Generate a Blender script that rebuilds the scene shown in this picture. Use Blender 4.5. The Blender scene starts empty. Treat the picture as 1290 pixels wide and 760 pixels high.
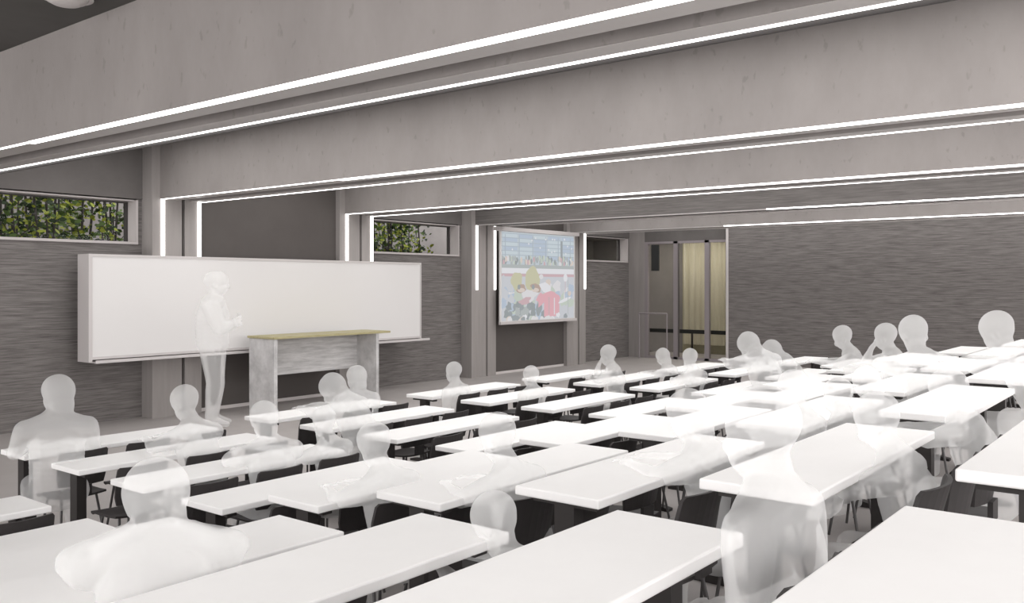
import bpy, bmesh, math, random
from mathutils import Vector, Matrix
random.seed(7)
C = bpy.context.scene.collection
PI = math.pi

# ------------------------------------------------------------------ camera, world, light, exposure
FPX, HORY, EYE = 1114.7, 358.5, 1.9
YAW = math.atan2(880.0, FPX)
cam = bpy.data.cameras.new('camera'); camo = bpy.data.objects.new('camera', cam); C.objects.link(camo)
camo.location = (0, 0, EYE); camo.rotation_euler = (PI/2, 0, YAW - PI/2)
cam.sensor_fit = 'HORIZONTAL'; cam.sensor_width = 36.0; cam.lens = FPX/1290.0*36.0
cam.shift_y = (HORY-380.0)/1290.0
cam.clip_start = .05; cam.clip_end = 200
bpy.context.scene.camera = camo
w = bpy.data.worlds.new('world'); bpy.context.scene.world = w; w.use_nodes = True
bg = w.node_tree.nodes['Background']; bg.inputs[0].default_value = (1.0, .975, .965, 1); bg.inputs[1].default_value = 3.5
LED = 4.5
BAYW = 190.0                                    # power of the added fill lights, hidden from the camera
vs = bpy.context.scene.view_settings
vs.view_transform = 'Standard'; vs.look = 'None'; vs.exposure = 0.0; vs.gamma = 1.0; vs.use_curve_mapping = False

# ------------------------------------------------------------------ materials
def mat(name, col, rough=.7, metal=0, spec=.3):
    m = bpy.data.materials.new(name); m.use_nodes = True
    b = m.node_tree.nodes['Principled BSDF']
    b.inputs['Base Color'].default_value = (*col, 1); b.inputs['Roughness'].default_value = rough
    b.inputs['Metallic'].default_value = metal; b.inputs['Specular IOR Level'].default_value = spec
    return m
def noisy(name, c0, c1, scale=(1,1,1), nscale=4, rough=.8, bump=0.0, lo=.35, hi=.65, detail=6, pores=None, spec=.25):
    m = mat(name, c0, rough, 0, spec); nt = m.node_tree; N = nt.nodes; L = nt.links; b = N['Principled BSDF']
    tc = N.new('ShaderNodeNewGeometry'); mp = N.new('ShaderNodeMapping'); mp.inputs['Scale'].default_value = scale
    L.new(tc.outputs['Position'], mp.inputs['Vector'])
    no = N.new('ShaderNodeTexNoise'); no.inputs['Scale'].default_value = nscale; no.inputs['Detail'].default_value = detail
    no.inputs['Roughness'].default_value = .65
    L.new(mp.outputs[0], no.inputs['Vector'])
    cr = N.new('ShaderNodeValToRGB'); cr.color_ramp.elements[0].position = lo; cr.color_ramp.elements[1].position = hi
    cr.color_ramp.elements[0].color = (*c0, 1); cr.color_ramp.elements[1].color = (*c1, 1)
    L.new(no.outputs['Fac'], cr.inputs[0]); out = cr.outputs[0]
    if pores:
        n2 = N.new('ShaderNodeTexNoise'); n2.inputs['Scale'].default_value = pores[0]; n2.inputs['Detail'].default_value = 3
        m2 = N.new('ShaderNodeMapping'); m2.inputs['Scale'].default_value = (1, 1, .55)
        L.new(tc.outputs['Position'], m2.inputs['Vector']); L.new(m2.outputs[0], n2.inputs['Vector'])
        r2 = N.new('ShaderNodeValToRGB'); r2.color_ramp.elements[0].position = pores[1]; r2.color_ramp.elements[1].position = pores[1]+.06
        r2.color_ramp.elements[0].color = (pores[2],)*3+(1,); r2.color_ramp.elements[1].color = (1, 1, 1, 1)
        L.new(n2.outputs['Fac'], r2.inputs[0])
        mx = N.new('ShaderNodeMix'); mx.data_type = 'RGBA'; mx.blend_type = 'MULTIPLY'; mx.inputs[0].default_value = 1
        L.new(out, mx.inputs[6]); L.new(r2.outputs[0], mx.inputs[7]); out = mx.outputs[2]
    L.new(out, b.inputs['Base Color'])
    if bump:
        bp = N.new('ShaderNodeBump'); bp.inputs['Strength'].default_value = bump; bp.inputs['Distance'].default_value = .01
        L.new(no.outputs['Fac'], bp.inputs['Height']); L.new(bp.outputs[0], b.inputs['Normal'])
    return m
def emis(name, col, s):
    m = bpy.data.materials.new(name); m.use_nodes = True; nt = m.node_tree; nt.nodes.clear()
    e = nt.nodes.new('ShaderNodeEmission'); o = nt.nodes.new('ShaderNodeOutputMaterial')
    e.inputs[0].default_value = (*col, 1); e.inputs[1].default_value = s; nt.links.new(e.outputs[0], o.inputs[0]); return m
def ghost(name, col, alpha):
    m = bpy.data.materials.new(name); m.use_nodes = True; nt = m.node_tree; nt.nodes.clear(); N = nt.nodes; L = nt.links
    o = N.new('ShaderNodeOutputMaterial'); t = N.new('ShaderNodeBsdfTransparent'); d = N.new('ShaderNodeBsdfDiffuse')
    tr = N.new('ShaderNodeBsdfTranslucent'); g = N.new('ShaderNodeNewGeometry'); mm = N.new('ShaderNodeMath'); mx = N.new('ShaderNodeMixShader'); mt = N.new('ShaderNodeMixShader')
    d.inputs[0].default_value = (*col, 1); tr.inputs[0].default_value = (*col, 1); mt.inputs[0].default_value = .5
    L.new(d.outputs[0], mt.inputs[1]); L.new(tr.outputs[0], mt.inputs[2])
    mm.operation = 'MULTIPLY_ADD'; L.new(g.outputs['Backfacing'], mm.inputs[0]); mm.inputs[1].default_value = -alpha; mm.inputs[2].default_value = alpha
    L.new(mm.outputs[0], mx.inputs[0]); L.new(t.outputs[0], mx.inputs[1]); L.new(mt.outputs[0], mx.inputs[2]); L.new(mx.outputs[0], o.inputs[0])
    return m
def glass(name, tint, refl=.06):
    m = bpy.data.materials.new(name); m.use_nodes = True; nt = m.node_tree; nt.nodes.clear(); N = nt.nodes; L = nt.links
    o = N.new('ShaderNodeOutputMaterial'); t = N.new('ShaderNodeBsdfTransparent'); g = N.new('ShaderNodeBsdfGlossy'); mx = N.new('ShaderNodeMixShader')
    t.inputs[0].default_value = (*tint, 1); g.inputs['Roughness'].default_value = .02; mx.inputs[0].default_value = refl
    L.new(t.outputs[0], mx.inputs[1]); L.new(g.outputs[0], mx.inputs[2]); L.new(mx.outputs[0], o.inputs[0]); return m

M = dict(
 conc = noisy('beam_concrete', (0.241,0.221,0.213), (0.297,0.274,0.264), (1,1,.5), 1.6, .8, .05, .3, .7, 8, pores=(14,.30,.85)),
 conc_col = noisy('column_concrete', (0.275,0.255,0.246), (0.333,0.310,0.300), (3,3,.3), 2.2, .8, .05, .3, .7, 6),
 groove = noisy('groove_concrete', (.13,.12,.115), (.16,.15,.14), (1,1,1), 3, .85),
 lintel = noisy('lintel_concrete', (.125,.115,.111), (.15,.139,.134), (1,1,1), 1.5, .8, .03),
 stri = noisy('board_marked_concrete', (0.094,0.085,0.082), (0.246,0.229,0.221), (.9,.9,22), 2.6, .9, .5, .3, .72, 9),
 stri_beam = noisy('board_marked_beam', (.11,.101,.097), (.19,.176,.17), (.9,.9,20), 2.4, .9, .3, .3, .7, 9),
 panel = noisy('dark_panel', (0.092,0.081,0.077), (0.101,0.090,0.085), (1,1,1), 1.2, .6),
 panel_trim = mat('panel_trim', (.62,.58,.57), .5),
 ceil = noisy('dark_ceiling', (.075,.071,.067), (.095,.09,.086), (1,1,1), 1.0, .8),
 floor = noisy('screed_floor', (.335,.31,.30), (.395,.368,.36), (1,1,1), .9, .55, 0, .3, .7, 5),
 led = emis('led', (1,.985,.97), LED),
 plate = mat('led_lit_underside', (.42,.395,.385), .5, .0),  # paler than the beam: LED light on its underside put into the colour
 led_off = mat('strip_housing', (.55,.52,.51), .4),
 top = noisy('white_laminate', (.80,.79,.785), (.83,.82,.815), (1,1,1), 2, .45),
 dark = mat('dark_steel', (.035,.031,.03), .5, .2),
 chair = mat('dark_chair_shell', (.04,.036,.036), .55),
 chrome = mat('grey_chair_leg', (.11,.105,.105), .4, .4),
 board = mat('whiteboard', (.69,.675,.67), .35),
 frame = mat('light_frame', (.55,.52,.515), .4),
 wframe = mat('window_reveal', (.50,.465,.46), .6),
 dkframe = mat('window_bar', (.05,.046,.044), .5),
 plum = mat('door_mullion', (.28,.25,.26), .5),
 wood = noisy('tan_desk_top', (.34,.30,.16), (.44,.40,.24), (2,14,14), 3, .5),
 ply = noisy('grey_wood', (0.380,0.374,0.374), (0.667,0.655,0.655), (1.2,1.2,1.2), 3.2, .6, 0, .3, .7, 8),
 plyh = noisy('grey_wood_grain', (0.391,0.385,0.385), (0.690,0.678,0.678), (1.0,1.0,9), 2.6, .6, 0, .3, .7, 7),
 ghost = ghost('translucent_white', (1,1,1), .45),
 glass = glass('clear_glass', (.95,.96,.95), .008),
 dglass = glass('door_glass', (.90,.90,.89), .008),
 tan = noisy('tan_curtain', (0.525,0.488,0.375), (0.600,0.562,0.444), (1,3,.05), 2.5, .8),
 tan_dk = noisy('tan_wall', (.36,.33,.22), (.42,.39,.27), (1,1,1), 2.5, .8),
 grey = noisy('corridor_wall', (.24,.225,.215), (.28,.26,.25), (1,1,1), 1.5, .8),
 ext = noisy('outside_wall', (.25,.23,.23), (.30,.275,.275), (1,1,1), 1.2, .9),
 soil = noisy('soil', (.06,.05,.04), (.1,.085,.07), (1,1,1), 5, 1),
 bark = noisy('bark', (.035,.03,.03), (.09,.08,.075), (6,6,1), 5, .9),
 leafA = mat('leaf_light', (.27,.31,.03), .6), leafB = mat('leaf_green', (.06,.105,.015), .6), leafC = mat('leaf_dark', (.018,.036,.01), .6),
 lamp = mat('lamp_dome', (.5,.47,.46), .5),
 sign = mat('dark_sign', (.03,.032,.032), .5),
)

# ------------------------------------------------------------------ helpers
class MB:
    def __init__(s): s.v = []; s.f = []; s.mi = []
    def quad(s, *p, mi=0):
        n = len(s.v); s.v += [tuple(q) for q in p]; s.f.append(tuple(range(n, n+len(p)))); s.mi.append(mi); return s
    def box(s, x0, x1, y0, y1, z0, z1, mi=0):
        n = len(s.v)
        s.v += [(x0,y0,z0),(x1,y0,z0),(x1,y1,z0),(x0,y1,z0),(x0,y0,z1),(x1,y0,z1),(x1,y1,z1),(x0,y1,z1)]
        for f in ((0,3,2,1),(4,5,6,7),(0,1,5,4),(1,2,6,5),(2,3,7,6),(3,0,4,7)):
            s.f.append(tuple(n+i for i in f)); s.mi.append(mi)
        return s
    def prism(s, poly, axis, a0, a1, mi=0):      # poly CCW list of 2D points, extruded along axis
        n = len(s.v); k = len(poly)
        def P(p, a): return {'x':(a,p[0],p[1]), 'y':(p[0],a,p[1]), 'z':(p[0],p[1],a)}[axis]
        s.v += [P(p, a0) for p in poly] + [P(p, a1) for p in poly]
        s.f.append(tuple(n+i for i in reversed(range(k)))); s.f.append(tuple(n+k+i for i in range(k))); s.mi += [mi, mi]
        for i in range(k):
            j = (i+1) % k; s.f.append((n+i, n+j, n+k+j, n+k+i)); s.mi.append(mi)
        return s
    def tube(s, a, b, r0, r1=None, n=8, mi=0):
        a = Vector(a); b = Vector(b); r1 = r0 if r1 is None else r1
        d = (b-a).normalized(); u = d.orthogonal().normalized(); w2 = d.cross(u); k = len(s.v)
        for p, r in ((a, r0), (b, r1)):
            for i in range(n):
                t = 2*PI*i/n; s.v.append(tuple(p + (u*math.cos(t)+w2*math.sin(t))*r))
        for i in range(n):
            j = (i+1) % n; s.f.append((k+i, k+j, k+n+j, k+n+i)); s.mi.append(mi)
        s.f.append(tuple(k+i for i in reversed(range(n)))); s.f.append(tuple(k+n+i for i in range(n))); s.mi += [mi, mi]
        return s
    def build(s, name, mats, parent=None, bevel=0, smooth=False):
        me = bpy.data.meshes.new(name); me.from_pydata(s.v, [], s.f)
        if not isinstance(mats, (list, tuple)): mats = [mats]
        for m in mats: me.materials.append(m)
        me.polygons.foreach_set('material_index', s.mi)
        bm = bmesh.new(); bm.from_mesh(me); bmesh.ops.recalc_face_normals(bm, faces=bm.faces)
        if bevel: bmesh.ops.bevel(bm, geom=bm.edges[:], offset=bevel, segments=2, affect='EDGES', profile=.5)
        bm.to_mesh(me); bm.free()
        if smooth: me.polygons.foreach_set('use_smooth', [True]*len(me.polygons))
        me.update(); o = bpy.data.objects.new(name, me); C.objects.link(o)
        if parent: o.parent = parent
        return o
def tag(o, label=None, cat=None, group=None, kind=None):
    if label: o['label'] = label
    if cat: o['category'] = cat
    if group: o['group'] = group
    if kind: o['kind'] = kind
    return o
def empty(name, loc, rz=0):
    o = bpy.data.objects.new(name, None); C.objects.link(o); o.location = loc; o.rotation_euler = (0,0,rz); return o
def copy_tree(o, parent=None):
    c = o.copy(); C.objects.link(c); c.parent = parent
    for ch in list(o.children): copy_tree(ch, c)
    return c
ORD = ['first','second','third','fourth','fifth','sixth','seventh','eighth','ninth']
def proj(x, y, z):
    c, s = math.cos(YAW), math.sin(YAW); d = x*c+y*s
    if d < .3: return (-9999, -9999)
    return (645+FPX*(x*s-y*c)/d, HORY+FPX*(EYE-z)/d)

# ------------------------------------------------------------------ the setting
YW, YC, ZB, ZC = 12.03, 11.75, 3.12, 3.97
COLX = [3.24, 6.67, 10.10, 13.56, 16.95]; CW = .78
XB = 20.0
def zf(n): return max(0., .667-.133*(n-1)) if n < 6 else 0.
def yb(n): return .56+.78*(n-1)
# floor with the raised tiers, one continuous stepped slab
prof = [(-2.2, -.2), (12.4, -.2), (12.4, 0)]
for n in range(5, 0, -1):
    y = yb(n)+.03
    prof += [(y, zf(n+1)), (y, zf(n))]
prof += [(yb(1)-.75, zf(1)), (yb(1)-.75, zf(1)+.133), (-2.2, zf(1)+.133)]
tag(MB().prism(prof, 'x', -3.2, 24.2).build('floor', M['floor']), kind='structure')
tag(MB().box(-3.2, 20.5, -2.2, 12.4, ZC, ZC+.25).build('ceiling', M['ceil']), kind='structure')
# window wall
wf = MB()
for x0, x1 in ((-3.2, 3.24), (4.02, 6.67), (10.88, 13.56), (17.73, 20.2)):
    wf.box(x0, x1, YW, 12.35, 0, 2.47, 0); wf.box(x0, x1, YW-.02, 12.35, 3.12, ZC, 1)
for x0, x1 in ((7.45, 10.10), (14.34, 16.95)):
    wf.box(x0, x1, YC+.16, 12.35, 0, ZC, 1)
wf.box(-3.2, 3.24, YW, 12.35, 2.47, 3.12, 0)
for x0, x1 in ((6.60, 6.67), (13.47, 13.56), (20.12, 20.2), (17.73, 17.76), (10.88, 10.92), (4.02, 4.06)): wf.box(x0, x1, YW, 12.35, 2.47, 3.12, 0)
tag(wf.build('wall_front', [M['stri'], M['lintel']]), kind='structure')
for i, (x0, x1) in enumerate(((4.06, 6.60), (10.92, 13.47), (17.76, 20.12))):
    wn = empty('window_%d' % (i+1), ((x0+x1)/2, YW, 2.47)); tag(wn, kind='structure')
    hx = (x1-x0)/2
    fr = MB(); fr.box(-hx, hx, -.03, .24, 0, .035); fr.box(hx-.03, hx, -.03, .24, .035, .63); fr.box(-hx, -hx+.03, -.03, .24, .035, .63); fr.box(-hx+.03, hx-.03, .02, .24, .615, .635)
    fr.build('window_frame', M['wframe'], wn)
    b = MB(); b.box(hx-.075, hx-.03, .2, .24, .035, .615); b.box(-hx+.03, -hx+.06, .2, .24, .035, .615); b.box(-hx+.06, hx-.075, .2, .24, .035, .05); b.box(-hx+.06, hx-.075, .2, .24, .595, .615)
    b.build('window_bar', M['dkframe'], wn)
    MB().box(-hx+.06, hx-.075, .215, .222, .05, .595).build('pane', M['glass'], wn)
# back wall and door opening
bw = MB(); bw.box(XB, XB+.35, -2.2, 9.13, 0, ZC); tag(bw.build('wall_back', M['stri']), kind='structure')
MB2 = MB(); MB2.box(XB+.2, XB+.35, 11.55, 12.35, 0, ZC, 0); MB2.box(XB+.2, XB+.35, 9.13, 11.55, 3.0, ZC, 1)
tag(MB2.build('wall_corner', [M['conc_col'], M['lintel']]), kind='structure')
tag(MB().box(XB-.02, XB+.3, 9.13, 9.19, 0, 3.35).build('trim_1', M['frame']), kind='structure')

# dark wall panels with light edging
for x0, x1, lab in ((7.45, 10.10, 'dark brown-grey wall panel behind the long whiteboard'), (14.34, 16.95, 'dark brown-grey wall panel behind the projection screen')):
    r = empty('wall_panel', ((x0+x1)/2, YC+.1, 0)); tag(r, lab, 'wall panel'); hx = (x1-x0)/2
    MB().box(-hx+.03, hx, 0, .05, .05, 3.9).build('panel_board', M['panel'], r)
    MB().box(-hx, -hx+.03, -.01, .05, 0, 3.9).box(-hx+.03, hx, -.01, .05, 0, .05).build('edging', M['panel_trim'], r)

# columns
for i, x in enumerate(COLX):
    r = empty('concrete_column', (x+CW/2, YC+.2, 0))
    lab = ['grey concrete column at the left end outside the whiteboard', 'grey concrete column behind the left part of the whiteboard, beside the large left window',
           'grey concrete column behind the right part of the whiteboard', 'grey concrete column just left of the projection screen',
           'grey concrete column just right of the projection screen'][i]
    tag(r, lab, 'column', 'concrete columns on the front wall')
    a = -CW/2
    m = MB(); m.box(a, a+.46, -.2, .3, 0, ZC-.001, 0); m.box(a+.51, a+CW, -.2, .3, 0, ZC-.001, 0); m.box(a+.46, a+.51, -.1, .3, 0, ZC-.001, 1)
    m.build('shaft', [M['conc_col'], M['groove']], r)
    for p0 in (a+.135, a+.715):
        MB().box(p0, p0+.048, -.22, -.2, 1.79, ZB).build('light_strip', M['led'], r)

# beams
BN = ['nearest', 'second nearest', 'third nearest', 'fourth nearest', 'farthest']
for i, x in enumerate(COLX):
    x0 = x+.12; x1 = x+.80
    r = empty('ceiling_beam', (x0, YC, ZB))
    tag(r, 'deep grey concrete ceiling beam edged with white light lines, %s of five' % BN[i], 'beam', 'ceiling beams')
    L = -(YC+2.2)
    m = MB(); z1 = ZC-ZB-.001; W = x1-x0
    # inverted U section: two flanges and a recessed groove between them
    m.prism([(0,0),(.27,0),(.27,.10),(.47,.10),(.47,0),(W,0),(W,z1),(0,z1)], 'y', L, 0, 0)
    m.build('beam_body', M['stri_beam'] if i == 3 else M['conc'], r)
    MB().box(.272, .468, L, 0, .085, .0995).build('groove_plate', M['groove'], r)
    MB().box(.055, .262, L, 0, -.004, -.0005).build('lit_underside_plate', M['plate'], r)  # added pale strips, their tone stands for the LED-lit flange undersides
    MB().box(.478, W-.055, L, 0, -.004, -.0005).build('lit_underside_plate', M['plate'], r)
    y0 = {0: 0, 1: 0, 2: 0, 3: 5.6-YC, 4: 8.0-YC}[i]
    s = MB(); s.box(.0, .05, L, min(y0, -3.85), -.018, -.001)
    if y0 > -3: s.box(.01, .035, -3.85, 0, -.009, -.001)
    s.build('light_strip', M['led'], r)
    if y0 < -3: MB().box(.01, .06, min(y0, -3.85), 0, -.02, -.001).build('strip_housing', M['led_off'], r)
    if i < 3: MB().box(W-.03, W, L, 0, -.007, -.001).build('light_strip', M['led'], r)
    else:
        MB().box(W-.05, W, L, 0, -.02, -.001).build('strip_housing', M['led_off'], r)
    if i == 0: MB().box(W+.001, W+.02, L, 0, -.03, .02).build('strip_shield', M['dark'], r)

# unseen area lights added to brighten the hall, bay by bay
for x0, x1 in ((-2.4, 2.9), (4.15, 6.68), (7.6, 10.1), (11.05, 13.55), (14.5, 16.95), (17.9, 19.9)):
    la = bpy.data.lights.new('added_bay_fill', 'AREA'); la.shape = 'RECTANGLE'; la.size = (x1-x0)*.75; la.size_y = 12.0 if x0 > 0 else 4.6
    la.energy = BAYW*(x1-x0)/2.5*(1 if x0 > 0 else .13); la.color = (1, .985, .97)
    lo = bpy.data.objects.new('added_bay_fill', la); C.objects.link(lo); lo.location = ((x0+x1)/2, 5.4 if x0 > 0 else 1.6, ZC-.06)

# ceiling lamp dome
r = empty('ceiling_lamp', (2.98, 6.40, ZC)); tag(r, 'round pale ceiling lamp on the dark ceiling at the top left corner', 'lamp')
m = MB(); N = 28
pr = [(.15,0),(.15,-.03),(.13,-.055),(.09,-.075),(.04,-.083),(.0,-.085)]
for a, b in zip(pr, pr[1:]):
    for k in range(N):
        t0, t1 = 2*PI*k/N, 2*PI*(k+1)/N
        P = lambda q, t: (q[0]*math.cos(t), q[0]*math.sin(t), q[1])
        if b[0] > 0: m.quad(P(a,t0), P(a,t1), P(b,t1), P(b,t0))
        else: m.quad(P(a,t0), P(a,t1), (0,0,b[1]))
dm = m.build('diffuser', M['lamp'], r, smooth=True)
rg = MB()
for k in range(N):
    t0, t1 = 2*PI*k/N, 2*PI*(k+1)/N
    rg.quad(*[(R*math.cos(t), R*math.sin(t), z) for R, t, z in ((.15,t0,0),(.15,t1,0),(.18,t1,0),(.18,t0,0))])
    rg.quad(*[(R*math.cos(t), R*math.sin(t), z) for R, t, z in ((.15,t0,-.03),(.15,t1,-.03),(.18,t1,-.03),(.18,t0,-.03))])
    rg.quad(*[(.18*math.cos(t), .18*math.sin(t), z) for t, z in ((t0,0),(t1,0),(t1,-.03),(t0,-.03))])
rg.build('lamp_ring', M['frame'], r)

# whiteboard
r = empty('whiteboard', (8.72, 11.5, .88)); tag(r, 'very long white board mounted across the concrete columns, with a tray along its bottom', 'whiteboard')
x0, x1 = 5.62-8.72, 11.80-8.72
MB().box(x0+.05, x1-.03, -.04, .2, .07, 1.385).build('writing_surface', M['board'], r)
f = MB(); f.box(x0, x0+.05, -.05, .249, 0, 1.42); f.box(x1-.03, x1, -.05, .249, 0, 1.42); f.box(x0+.05, x1-.03, -.05, .249, 1.385, 1.42); f.box(x0+.05, x1-.03, -.05, .249, .035, .07)
f.build('board_frame', M['frame'], r)
MB().prism([(-.15,-.01),(-.15,.03),(-.135,.03),(-.13,.005),(-.05,.005),(.2,.035),(.2,-.01)], 'x', x0+.05, x1+.12).build('pen_tray', M['frame'], r)

# projection screen with a lit crowd picture
r = empty('projection_screen', (15.66, 11.6, 1.08)); tag(r, 'wall-hung projection screen showing a colourful street festival picture', 'screen')
hx = 1.36
MB().box(-hx-.12, hx+.1, -.08, .08, 1.94, 2.02).build('screen_case', M['frame'], r)
MB().box(-hx-.03, hx+.05, -.045, .02, -.02, .04).build('bottom_bar', M['frame'], r)
MB().box(-hx-.02, hx+.02, -.01, .02, .04, 1.94).build('screen_cloth', M['board'], r)
pals = dict(sky=(.50,.58,.64), line=(.34,.42,.50), crowd=(.38,.42,.42), dkc=(.20,.24,.25), white=(.82,.82,.86), red=(.60,.36,.40), low=(.58,.60,.65), yel=(.56,.54,.31), brown=(.42,.27,.20),
            skin=(.72,.60,.52), pink=(.78,.34,.40), dk=(.22,.26,.28), green=(.52,.60,.50), pale=(.76,.74,.76), blue=(.42,.52,.66), pane=(.56,.66,.72))
keys = list(pals); pm = [emis('picture_'+k, tuple(.68*c+.32*.66 for c in v), .92) for k, v in pals.items()]; K = {k: i for i, k in enumerate(keys)}
pic = MB(); PW, PH = 2.66, 1.88; lay = [0]
def pq(x0, y0, x1, y1, k):
    lay[0] += 1; y = -.0115-.00002*lay[0]
    X = lambda u: -PW/2+u*PW; Z = lambda v: .05+v*PH
    pic.quad((X(x0),y,Z(y0)),(X(x1),y,Z(y0)),(X(x1),y,Z(y1)),(X(x0),y,Z(y1)), mi=K[k])
def pe(cx, cy, rx, ry, k, n=18, rot=0, wob=0):
    lay[0] += 1; y = -.0115-.00002*lay[0]; p = []
    for i in range(n):
        t = 2*PI*i/n; q = 1+wob*math.sin(3*t+cx*40)*.5+wob*math.sin(5*t+cy*30)*.5
        a, b = rx*q*math.cos(t), ry*q*math.sin(t)*PH/PW; a, b = a*math.cos(rot)-b*math.sin(rot), a*math.sin(rot)+b*math.cos(rot)
        p.append((max(-PW/2, min(PW/2, -PW/2+(cx+a)*PW)), y, max(.05, min(.05+PH, .05+cy*PH+b*PW))))
    pic.quad(*p, mi=K[k])
pq(0,0,1,1,'low'); pq(0,.6,1,1,'sky')
rr = random.Random(3)
for j in range(6):
    for i in range(5): pq(.02+i*.2, .70+j*.048, .20+i*.2, .738+j*.048, 'pane' if rr.random() < .6 else 'blue')
for j in range(7): pq(0,.69+j*.048,1,.697+j*.048,'line')
for i in range(6): pq(.18*i+.04,.68,.18*i+.05,.97,'line')
pq(.80,.62,.83,.93,'dk')
for k in range(16): pe(rr.random(), .76+rr.random()*.2, .009, .012, 'white', 8)
for k in range(95): pe(rr.random(), .645+rr.random()*.075, .014, .034, rr.choice(['crowd','dkc','crowd','pale','dk','skin','green','red']), 8, 0, .2)
pq(0,.58,1,.635,'crowd'); pq(0,.535,1,.595,'white'); pq(0,.50,1,.532,'red'); pq(0,.43,1,.50,'low')
for k in range(34): pe(rr.random(), rr.random()*.42, .04+.03*rr.random(), .05+.05*rr.random(), rr.choice(['low','pale','blue','green','low']), 12, 0, .3)
for k in range(30): pe(.05+.5*rr.random(), .02+rr.random()*.17, .035, .05, rr.choice(['dk','dk','dkc','crowd','blue']), 10, 0, .35)
pe(.20,.30,.05,.08,'green',14,0,.3); pe(.36,.28,.11,.08,'pale',16,.3,.3); pe(.30,.22,.08,.04,'red',14,.2,.3)
pe(.19,.45,.075,.10,'yel',18,.6,.15); pe(.40,.47,.10,.145,'yel',18,.1,.12)
pe(.25,.36,.06,.05,'brown',14,.2,.2); pe(.45,.37,.075,.05,'brown',14,-.2,.2); pe(.25,.345,.05,.025,'skin',12); pe(.44,.345,.05,.025,'skin',12)
pe(.22,.38,.02,.03,'dk',10); pe(.41,.38,.02,.03,'dk',10)
pe(.52,.50,.03,.03,'pale',10); pe(.62,.43,.035,.045,'skin',12,0,.2); pe(.58,.37,.08,.06,'white',14,-.3,.2)
pq(.56,.03,.78,.25,'pink'); pe(.66,.24,.12,.09,'pink',16,0,.15); pe(.52,.24,.07,.07,'pink',10,.6,.4); pq(.62,.05,.64,.26,'red'); pq(.70,.05,.715,.25,'pale')
pe(.86,.22,.10,.02,'white',12,.25); pe(.93,.30,.03,.03,'skin',12,0,.2)
pq(.905,.04,.912,.46,'crowd'); pe(.87,.49,.03,.05,'white',14); pq(.865,.30,.871,.45,'red')
for k in range(18): pe(.05+rr.random()*.9, rr.random()*.045, .03, .03, rr.choice(['pale','skin','dk','white']), 10, 0, .3)
pic.build('projected_picture', pm, r)

# lectern desk
r = empty('lectern_desk', (8.92, 10.9, 0)); tag(r, 'long lectern desk of pale grey wood with a thin tan top, before the whiteboard', 'desk')
a, b = 7.89-8.92, 9.94-8.92
MB().box(a, a+.06, -.3, .3, 0, 1.105).build('side_panel', M['ply'], r, bevel=.003)
MB().box(b-.06, b, -.3, .3, 0, 1.105).build('side_panel', M['ply'], r, bevel=.003)
MB().box(a+.06, b-.06, .16, .20, .53, 1.105).build('front_panel', M['plyh'], r)
MB().box(a-.02, b+.24, -.32, .32, 1.106, 1.14).build('desk_top', M['wood'], r, bevel=.004)

# glazed doors, corridor behind
r = empty('door_1', (XB+.25, 10.34, 0)); tag(r, kind='structure')
fr = MB()
for y0, y1 in ((11.46,11.55),(10.60,10.72),(9.74,9.86),(9.19,9.23)): fr.box(-.05, .05, y0-10.34, y1-10.34, 0, 3.0)
fr.box(-.05, .05, 9.23-10.34, 11.46-10.34, 2.94, 3.0); fr.box(-.05, .05, 9.23-10.34, 11.46-10.34, 0, .06)
fr.build('door_frame', M['plum'], r)
for y0, y1 in ((10.72,11.46),(9.86,10.60),(9.23,9.74)):
    MB().box(-.008, .008, y0-10.34, y1-10.34, .06, 2.94).build('glass_leaf', M['dglass'], r)
MB().box(-.075, -.055, 10.55-10.34, 10.57-10.34, .06, 2.94).build('door_bar', M['dkframe'], r)
cw = MB(); cw.box(22.3, 22.5, 6.5, 11.55, 0, 3.2, 0); cw.box(22.3, 22.5, 11.55, 14.5, 0, 3.2, 1); cw.box(20.35, 22.5, 6.4, 6.5, 0, 3.2, 1); cw.box(20.35, 22.3, 14.5, 14.6, 0, 3.2, 1)
tag(cw.build('wall_corridor', [M['tan_dk'], M['grey']]), kind='structure')
tag(MB().box(20.35, 22.5, 6.4, 14.6, 3.2, 3.3).build('ceiling_corridor', M['grey']), kind='structure')
tag(MB().box(-3.2, 24.2, 12.4, 18, -.25, -.02).build('ground_outside', M['soil']), kind='structure')
m = MB()
for y0, y1 in ((8.9, 10.1), (10.2, 11.45)):
    n = 40
    for i in range(n):
        ya, yb2 = y0+(y1-y0)*i/n, y0+(y1-y0)*(i+1)/n
        xa, xb = 22.15+.03*math.sin(i*1.1), 22.15+.03*math.sin((i+1)*1.1)
        m.quad((xa,ya,.25),(xb,yb2,.25),(xb,yb2,3.1),(xa,ya,3.1))
tag(m.build('tan_curtain', M['tan']), 'pale tan full-height curtain behind the glass doors', 'curtain')
lt = empty('corridor_lamp', (21.2, 10.2, 3.2)); tag(lt, 'long ceiling light in the corridor behind the glass doors', 'lamp')
MB().box(-.12, .12, -2.4, 2.4, -.05, -.001).build('lamp_tube', emis('corridor_light', (1,.95,.85), 14), lt)
r = empty('guard_rail', (21.0, 10.3, 0)); tag(r, 'dark horizontal rail behind the glass doors', 'railing')
MB().box(-.03, .03, -1.3, 1.9, .62, .72).build('rail', M['sign'], r)
for y in (-1.2, .3, 1.8): MB().box(-.02, .02, y-.02, y+.02, 0, .62).build('post', M['dkframe'], r)
r = empty('hand_rail', (19.95, 11.15, 0)); tag(r, 'thin grey floor-standing rail frame in front of the glass doors', 'railing')
m = MB(); z = 1.16
MB().tube((0,.42,0),(0,.42,z),.018).build('post', M['plum'], r); MB().tube((0,-.38,0),(0,-.38,z),.018).build('post', M['plum'], r)
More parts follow.
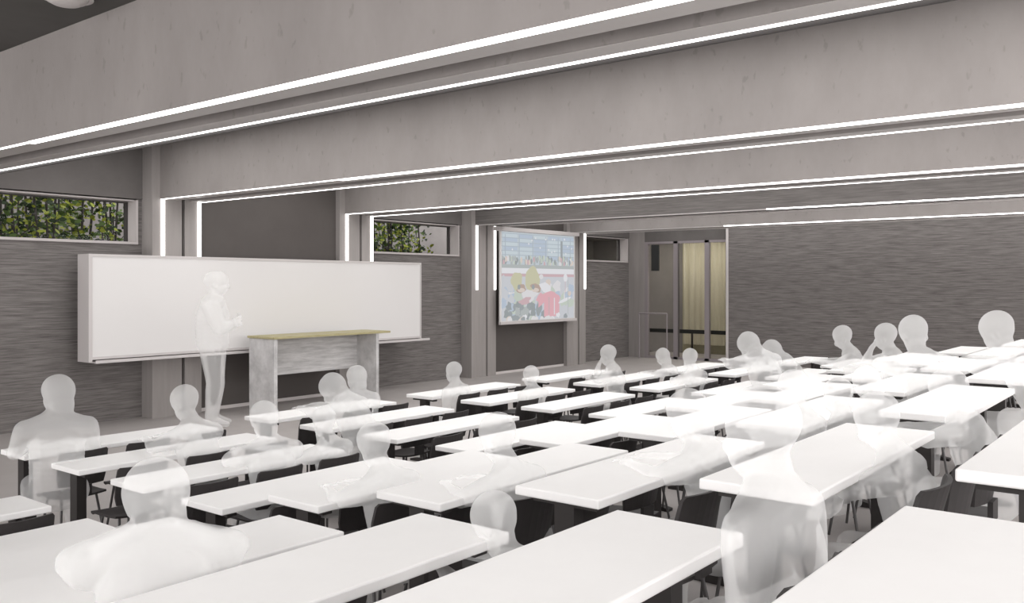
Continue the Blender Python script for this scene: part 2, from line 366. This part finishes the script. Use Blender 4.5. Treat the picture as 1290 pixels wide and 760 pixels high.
MB().tube((0,.42,z),(0,-.38,z),.02).build('rail', M['plum'], r)
r = MB().box(20.13, 20.17, 11.1, 11.32, 2.25, 2.92).build('wall_sign', M['sign'], None, bevel=.005); tag(r, 'dark narrow upright box hung inside the left glass door', 'sign')

# ------------------------------------------------------------------ garden seen through the windows
tag(MB().box(-3, 24, 16.2, 16.5, -.1, 6.5).build('garden_wall', M['ext']), 'pale grey outside wall behind the bushes', 'wall')
def tree(x, y, seed, lab):
    rd = random.Random(seed); r = empty('young_tree', (x, y, -.02)); tag(r, lab, 'tree', 'trees outside the windows')
    tk = MB()
    for k in range(7):
        p = Vector((rd.uniform(-.45,.45), rd.uniform(-.2,.2), 0)); rad = rd.uniform(.018,.035)
        for s_ in range(6):
            q = p+Vector((rd.uniform(-.09,.09), rd.uniform(-.05,.05), .85)); tk.tube(p, q, rad, rad*.85, 6); rad *= .85; p = q
            if s_ > 1: tk.tube(p, p+Vector((rd.uniform(-.2,.2), rd.uniform(-.2,.2), rd.uniform(.2,.5))), rad*.6, .004, 5)
    tk.build('trunk', M['bark'], r)
    lf = MB()
    for k in range(1150):
        p = Vector((rd.uniform(-.5,.5), rd.uniform(-.45,.45), rd.uniform(1.9,4.6)))
        a = rd.uniform(0,2*PI); t = Vector((math.cos(a), math.sin(a)*.6, rd.uniform(-.7,.5))).normalized(); n = Vector((rd.uniform(-.6,.6), -1, rd.uniform(-.3,.8))).normalized()
        s_ = t.cross(n).normalized(); L = rd.uniform(.05,.12); W = L*.62
        lf.quad(p, p+t*L*.35+s_*W*.5, p+t*L*.75+s_*W*.42, p+t*L*1.1, p+t*L*.75-s_*W*.42, p+t*L*.35-s_*W*.5, mi=rd.choices([0,1,2],[.3,.42,.28])[0])
    lf.build('leaves', [M['leafA'], M['leafB'], M['leafC']], r)
tl = ['at the left edge of the left window', 'in the left half of the left window', 'in the middle of the left window', 'in the right half of the left window', 'at the right end of the left window',
      'at the left end of the middle window', 'left of centre in the middle window', 'right of centre in the middle window', 'at the right end of the middle window']
for i, (x, y) in enumerate(((4.62,13.3),(5.32,14.25),(5.72,13.3),(6.38,14.25),(7.12,14.3),(12.0,13.3),(12.75,14.25),(13.12,13.3),(13.9,14.25))):
    tree(x, y, 11+i, 'slim leafy green tree outside, '+tl[i])

# ------------------------------------------------------------------ tables and chairs
X0, TL, XP, TD = .666, 1.519, 2.036, .386
TZ = .719
def make_table():
    r = empty('lecture_table', (0,0,0))
    MB().box(0, TL, -TD, 0, TZ-.036, TZ).build('tabletop', M['top'], r, bevel=.006)
    for x in (.09, TL-.09):
        lg = MB().box(x-.032, x+.032, -TD/2-.045, -TD/2+.045, .03, TZ-.036).build('leg', M['dark'], r)
        MB().prism([(-TD/2-.19,0),(-TD/2+.19,0),(-TD/2+.19,.02),(-TD/2+.05,.045),(-TD/2-.05,.045),(-TD/2-.19,.02)], 'x', x-.035, x+.035).build('foot', M['dark'], lg)
        MB().box(x-.03, x+.03, -TD/2-.15, -TD/2+.15, TZ-.062, TZ-.0365).build('bracket', M['dark'], lg)
    return r
def make_chair():
    r = empty('shell_chair', (0,0,0))       # faces +Y, origin under the seat centre
    m = MB(); n = 8; wd = .175
    def sheet(pts, th):                     # curved sheet from list of rows (y,z,halfwidth,dish)
        k = len(m.v); R = len(pts)
        for side in (0, 1):
            for (y, z, hw, dish) in pts:
                for i in range(n+1):
                    u = i/n*2-1; m.v.append((u*hw, y+(dish*u*u if z > .5 else 0)+(-th if (side and z > .5) else 0), z+(dish*u*u*.3 if z < .5 else 0)-(th if (side and z < .5) else 0)))
        S = R*(n+1)
        for a in range(R-1):
            for i in range(n):
                q = k+a*(n+1)+i; m.f.append((q,q+1,q+n+2,q+n+1)); q += S; m.f.append((q+n+1,q+n+2,q+1,q)); m.mi += [0,0]
        for a in range(R-1):
            for i in (0, n):
                q = k+a*(n+1)+i; m.f.append((q,q+n+1,q+n+1+S,q+S)); m.mi.append(0)
        for a in (0, R-1):
            for i in range(n):
                q = k+a*(n+1)+i; m.f.append((q,q+1,q+1+S,q+S)); m.mi.append(0)
    sheet([(.18,.415,.15,.0),(.165,.425,.17,.02),(.08,.428,wd,.03),(-.05,.425,wd,.04),(-.15,.432,.17,.04)], .014)
    m.build('seat', M['chair'], r, smooth=False)
    m = MB()
    sheet([(-.155,.505,.155,.03),(-.165,.56,.168,.035),(-.185,.66,.172,.04),(-.205,.735,.168,.04),(-.21,.75,.155,.035)], .014)
    m.box(-.05, .05, -.185, -.165, .43, .51)
    m.build('backrest', M['chair'], r)
    for sx in (-1, 1):
        for sy in (-1, 1):
            MB().tube((sx*.12, sy*.10, .42), (sx*.165, sy*.17-.01, 0), .009, .008, 7).build('leg', M['chrome'], r)
    return r
ROWN = {9: 'front row', 8: 'second row', 7: 'third row', 6: 'fourth row', 5: 'fifth row', 4: 'sixth row', 3: 'seventh row', 2: 'eighth row', 1: 'rearmost row'}
KN = ['leftmost', 'second from left', 'third from left', 'fourth from left', 'fifth from left', 'sixth from left', 'seventh from left']
tproto = make_table(); cproto = make_chair(); first = [True, True]
SX = (.28, .76, 1.24)
for n in range(9, 0, -1):
    for k in range(7):
        if (n == 8 and k > 5) or (n == 9 and k > 4): continue
        x = X0+XP*k; y = yb(n); z = zf(n)
        pts = [proj(x+a, y-b, z+TZ) for a in (0, TL) for b in (0, TD)]
        if not any(-60 < p[0] < 1330 and -40 < p[1] < 800 for p in pts): continue
        kn = KN[k]
        t = tproto if first[0] else copy_tree(tproto); first[0] = False
        t.location = (x, y, z)
        tag(t, 'white-topped long narrow table with dark legs, %s, %s' % (ROWN[n], kn), 'table', 'white lecture tables in rows')
        for j, sx in enumerate(SX):
            cx, cy = x+sx, y-TD-.10
            p = [proj(cx, cy-.2, z+q) for q in (0, .4, .75)]
            if not any(-25 < q[0] < 1315 and q[1] < 790 for q in p): continue
            c = cproto if first[1] else copy_tree(cproto); first[1] = False
            c.location = (cx, cy, z)
            tag(c, 'dark chair, %s seat, at the %s table of the %s' % (('left', 'middle', 'right')[j], kn, ROWN[n]), 'chair', 'dark chairs at the white tables')

# ------------------------------------------------------------------ translucent people
def body_mesh(name, J, R, chains, head, fingers, tilt=(0,0,0)):
    """joints -> one continuous body, head, ears, nose and fingers fused by a fine voxel remesh"""
    bm = bmesh.new()
    tup = lambda q: q if isinstance(q, tuple) else (q, q)
    for ch in chains:
        for a, b in zip(ch, ch[1:]):
            A, B = Vector(J[a]), Vector(J[b]); ra, rb = tup(R[a]), tup(R[b])
            n = max(3, int((B-A).length/(min(ra+rb)*.30))+1)
            for i in range(n+1):
                t = i/n; e = t*t*(3-2*t); x, y = ra[0]+(rb[0]-ra[0])*e, ra[1]+(rb[1]-ra[1])*e
                bmesh.ops.create_icosphere(bm, subdivisions=2, radius=1, matrix=Matrix.Translation(A.lerp(B, t)) @ Matrix.Diagonal((x, y, min(x, y), 1)))
    hc = Vector(head['c']); rot = Matrix.Rotation(head.get('yaw',0),4,'Z') @ Matrix.Rotation(head.get('pitch',0),4,'X') @ Matrix.Rotation(head.get('roll',0),4,'Y')
    def ball(c, r3):
        bmesh.ops.create_uvsphere(bm, u_segments=20, v_segments=14, radius=1, matrix=Matrix.Translation(hc) @ rot @ Matrix.Translation(c) @ Matrix.Diagonal((*r3, 1)))
    ball((0,-.012,.03), (.095,.108,.104)); ball((0,.022,-.045), (.072,.076,.084)); ball((0,.04,-.095), (.035,.035,.028))   # skull, face, chin
    ball((0,.102,-.03), (.013,.018,.028)); ball((.083,-.005,-.02), (.012,.02,.032)); ball((-.083,-.005,-.02), (.012,.02,.032)) # nose, ears
    if head.get('hair'): ball((0,-.035,.02), (.108,.106,.116)); ball((0,-.06,-.07), (.085,.06,.12))
    else: ball((0,-.02,.045), (.100,.112,.102))
    for a, b, r0 in fingers:
        mid = (Vector(a)+Vector(b))/2; d = Vector(b)-Vector(a)
        bmesh.ops.create_cone(bm, cap_ends=True, segments=8, radius1=r0, radius2=r0*.8, depth=d.length*1.15, matrix=Matrix.Translation(mid) @ d.to_track_quat('Z','Y').to_matrix().to_4x4())
    me2 = bpy.data.meshes.new(name); bm.to_mesh(me2); bm.free()
    o2 = bpy.data.objects.new(name+'_r', me2); C.objects.link(o2)
    rm = o2.modifiers.new('remesh', 'REMESH'); rm.mode = 'VOXEL'; rm.voxel_size = .0095
    sm = o2.modifiers.new('smooth', 'SMOOTH'); sm.factor = .5; sm.iterations = 5
    dg = bpy.context.evaluated_depsgraph_get(); dg.update()
    out = bpy.data.meshes.new_from_object(o2.evaluated_get(dg)); out.name = name
    bpy.data.objects.remove(o2); bpy.data.meshes.remove(me2)
    out.materials.clear(); out.materials.append(M['ghost'])
    out.polygons.foreach_set('use_smooth', [True]*len(out.polygons)); out.polygons.foreach_set('material_index', [0]*len(out.polygons))
    return out
def hand(w_, d, up, curl=.5, side=1):
    """fingers from palm point w_ along d, palm normal up, thumb on the given side"""
    d = Vector(d).normalized(); up = Vector(up).normalized(); s = d.cross(up).normalized(); F = []
    for i, L in enumerate((.062,.070,.066,.052)):
        base = Vector(w_)+d*.035+s*((i-1.5)*.021*side); k1 = base+d*L*.5-up*.006; k2 = k1+(d*(1-curl)-up*curl).normalized()*L*.5
        F += [(tuple(base), tuple(k1), .0105), (tuple(k1), tuple(k2), .0095)]
    b = Vector(w_)-s*.03*side; t1 = b+(d*.6-s*.7*side).normalized()*.035; t2 = t1+(d*.9-s*.15*side).normalized()*.03
    return F+[(tuple(b), tuple(t1), .012), (tuple(t1), tuple(t2), .0105)]
RB = dict(pelvis=(.18,.145), belly=(.18,.145), chest=(.185,.14), upper=(.145,.11), neck=.068, skull=.06,
          sl=.078, sr=.078, el=.052, er=.052, wl=.029, wr=.029, pl=(.04,.022), pr=(.04,.022), hl=.115, hr=.115, kl=.08, kr=.08, al=.042, ar=.042, tl=.036, tr=.036)
def seated(name, lean=.1, look=0, pitch=0, arms='table', twist=0, hair=False, roll=0, tuck=None, tz=.885):
    ly = lambda z: math.sin(lean)*(z-.5); lz = lambda z: .5+math.cos(lean)*(z-.5)
    J = dict(pelvis=(0,0,.52), belly=(0,ly(.66),lz(.66)), chest=(0,ly(.84),lz(.84)), upper=(0,ly(.97),lz(.97)), neck=(0,ly(1.07)+.01,lz(1.07)), skull=(0,ly(1.16)+.02+.06*pitch*-1,lz(1.16)))
    for s, q in (('l',-1),('r',1)):
        sh = (q*.19, ly(.95)-twist*q*.05, lz(.95)); J['s'+s] = sh
        if arms == 'table': J['e'+s] = (q*.25, sh[1]+.16, max(tz-.02, sh[2]-.24)); J['w'+s] = (q*.13, sh[1]+.36, tz); J['p'+s] = (q*.09, sh[1]+.43, tz)
        elif arms == 'chin':
            if s == 'r': J['er'] = (.20, sh[1]+.24, .90); J['wr'] = (.08, sh[1]+.20, 1.05); J['pr'] = (.05, sh[1]+.17, 1.10)
            else: J['el'] = (-.24, sh[1]+.18, .88); J['wl'] = (-.06, sh[1]+.33, .885); J['pl'] = (0, sh[1]+.36, .885)
        else: J['e'+s] = (q*.25, sh[1]-.02, sh[2]-.26); J['w'+s] = (q*.20, sh[1]+.18, .60); J['p'+s] = (q*.17, sh[1]+.26, .60)
        J['h'+s] = (q*.10, .05, .50); J['k'+s] = (q*.13, .40, .50); J['a'+s] = (q*.13, .38, .09); J['t'+s] = (q*.14, .50, .04)
    ch = [('pelvis','belly','chest','upper','neck','skull'), ('upper','sl','el','wl','pl'), ('upper','sr','er','wr','pr'), ('pelvis','hl','kl','al','tl'), ('pelvis','hr','kr','ar','tr')]
    F = []
    for s, q in (('l',-1),('r',1)):
        d = Vector(J['p'+s])-Vector(J['w'+s]); F += hand(J['p'+s], d, (0,0,1) if abs(d.normalized().z) < .8 else (0,-1,0), .35, q)
    hc = Vector(J['neck'])+(Vector(tuck) if tuck else Vector((0, .035-.05*pitch, .115)))
    return body_mesh(name, J, RB, ch, dict(c=hc, yaw=look, pitch=pitch, roll=roll, hair=hair), F)
def standing(name):
    J = dict(pelvis=(0,0,.95), belly=(0,-.01,1.10), chest=(0,0,1.27), upper=(0,0,1.40), neck=(0,.01,1.49), skull=(0,.02,1.58),
             sl=(-.185,0,1.38), sr=(.185,0,1.38), el=(-.24,.06,1.10), er=(.25,.09,1.13), wl=(-.02,.24,1.17), wr=(.02,.23,1.22), pl=(.07,.22,1.20), pr=(-.06,.24,1.245),
             hl=(-.09,0,.90), hr=(.09,0,.90), kl=(-.075,.02,.50), kr=(.075,.03,.50), al=(-.07,-.01,.09), ar=(.07,-.01,.09), tl=(-.09,.13,.04), tr=(.09,.13,.04))
    R2 = dict(RB); R2.update(pelvis=(.18,.15), belly=(.175,.15), chest=(.19,.155), upper=(.16,.12), hl=.115, hr=.115, kl=.085, kr=.085, al=.06, ar=.06, el=.07, er=.07, sl=.09, sr=.09)
    ch = [('pelvis','belly','chest','upper','neck','skull'), ('upper','sl','el','wl','pl'), ('upper','sr','er','wr','pr'), ('pelvis','hl','kl','al','tl'), ('pelvis','hr','kr','ar','tr')]
    F = hand(J['pl'], (1,-.1,.2), (0,1,.2), .5, 1)+hand(J['pr'], (-1,0,.25), (0,1,.2), .5, -1)
    return body_mesh(name, J, R2, ch, dict(c=(0,.045,1.635), yaw=-.2, pitch=-.05), F)
P = dict(
 up   = seated('person_upright', .02, 0, -.1, 'lap'),
 uph  = seated('person_upright_hair', .05, .5, -.15, 'table', hair=True, tz=.80),
 wr   = seated('person_writing', .30, .1, -.5, 'table'),
 wrh  = seated('person_writing_hair', .38, -.2, -.45, 'table', hair=True),
 chin = seated('person_chin', .22, -.4, -.2, 'chin'),
 bend = seated('person_bent', .62, .1, -.7, 'table'),
 hunch= seated('person_hunched', .50, .1, -.7, 'table', hair=True, tuck=(0, .10, .035)),
 stand= standing('person_standing'))
TOP = {k: max(v.co.z for v in me.vertices) for k, me in P.items()}
# x, y, floor height, height of the crown above the floor, pose, turn, label
FOLK = [
 (6.80, 10.46, 0, 2.08, 'stand', -2.25, 'translucent white person standing with folded arms in front of the long whiteboard', 'stand'),
 (2.78, 6.10, 0, 1.29, 'uph', -.35, 'translucent person seated upright at the far left, end of the front row', ''),
 (3.49, 5.43, 0, 1.20, 'wr', .2, 'translucent person with round head below the standing speaker, at his left', ''),
 (3.50, 4.64, 0, 1.14, 'wrh', -.2, 'translucent broad-shouldered person seated directly below the standing speaker', ''),
 (1.29, 2.24, .268, 1.10, 'hunch', -.5, 'large translucent person bending over a table at the lower left', ''),
 (4.03, 4.68, 0, 1.06, 'chin', .2, 'translucent person whose head rises before the left foot of the lectern desk', ''),
 (4.95, 5.36, 0, 1.17, 'hunch', .3, 'translucent hunched person seated before the middle of the lectern desk', ''),
 (5.61, 6.27, 0, 1.14, 'uph', -.4, 'translucent person whose head overlaps the right foot of the lectern desk', ''),
 (7.01, 6.28, 0, 1.08, 'up', .1, 'translucent person in front of the wall between whiteboard and screen', ''),
 (7.33, 5.50, 0, 1.06, 'up', -.1, 'translucent person whose head is just below the projection screen', ''),
 (9.00, 5.46, 0, 1.19, 'chin', .5, 'translucent person leaning right, in front of the farthest window bay', ''),
 (10.36, 5.42, 0, 1.07, 'wrh', .1, 'translucent person whose head is in front of the left glass door', ''),
 (9.48, 4.67, 0, 1.15, 'chin', -.1, 'small translucent head in front of the middle glass door', ''),
 (9.52, 3.78, 0, 1.36, 'hunch', -.4, 'large translucent hunched person in front of the right glass door', ''),
 (10.50, 3.81, 0, 1.24, 'hunch', .6, 'translucent hunched person against the striated wall beside the glass doors', ''),
 (10.36, 3.08, .135, 1.30, 'wr', .2, 'translucent person with sloping shoulders, leftmost of those against the back wall', ''),
 (9.07, 2.33, .268, 1.26, 'chin', .4, 'slim translucent leaning person, middle of those against the back wall', ''),
 (6.82, 1.50, .401, 1.27, 'bend', -.9, 'translucent person leaning left with a long sloping back against the back wall', ''),
 (6.30, 0.69, .534, 1.20, 'bend', -.3, 'translucent person at the right edge of the picture against the back wall', ''),
 (3.05, 3.09, .135, 1.08, 'wr', 0, 'translucent torso at the fifth row table, left of the picture centre', ''),
 (3.08, 2.32, .268, 1.06, 'wr', 0, 'translucent person at the sixth row table near the picture centre', ''),
 (3.41, 1.52, .401, 1.06, 'wrh', 0, 'translucent person at the seventh row table right of the picture centre', ''),
 (4.51, 1.56, .401, 1.06, 'chin', 0, 'translucent person sitting between the white tables right of centre', ''),
 (2.12, 1.45, .401, .86, 'bend', 0, 'translucent person bent over the foreground table at the lower centre', ''),
 (2.08, 0.82, .534, 1.12, 'up', 0, 'large translucent person at the right end of the foreground table', ''),
 (3.34, 0.77, .534, .98, 'wr', 0, 'large translucent person at the near right table, its left seat', ''),
 (5.02, 1.60, .401, .98, 'up', 0, 'translucent person at the second table right of centre, its left seat', ''),
 (5.86, 1.53, .401, .98, 'wrh', 0, 'translucent person at the second table right of centre, its middle seat', ''),
 (4.52, 0.76, .534, .98, 'wrh', 0, 'large translucent person at the near right table, its right seat', ''),
]
for x, y, z, hgt, pose, rz, lab, _ in FOLK:
    me = P[pose]; o = bpy.data.objects.new('person', me); C.objects.link(o)
    s = hgt/TOP[pose]
    o.location = (x, y, z); o.scale = (s, s, s) if pose != 'stand' else (s*1.22, s*1.22, s); o.rotation_euler = (0, 0, rz)
    tag(o, lab, 'person', 'translucent people in the hall')
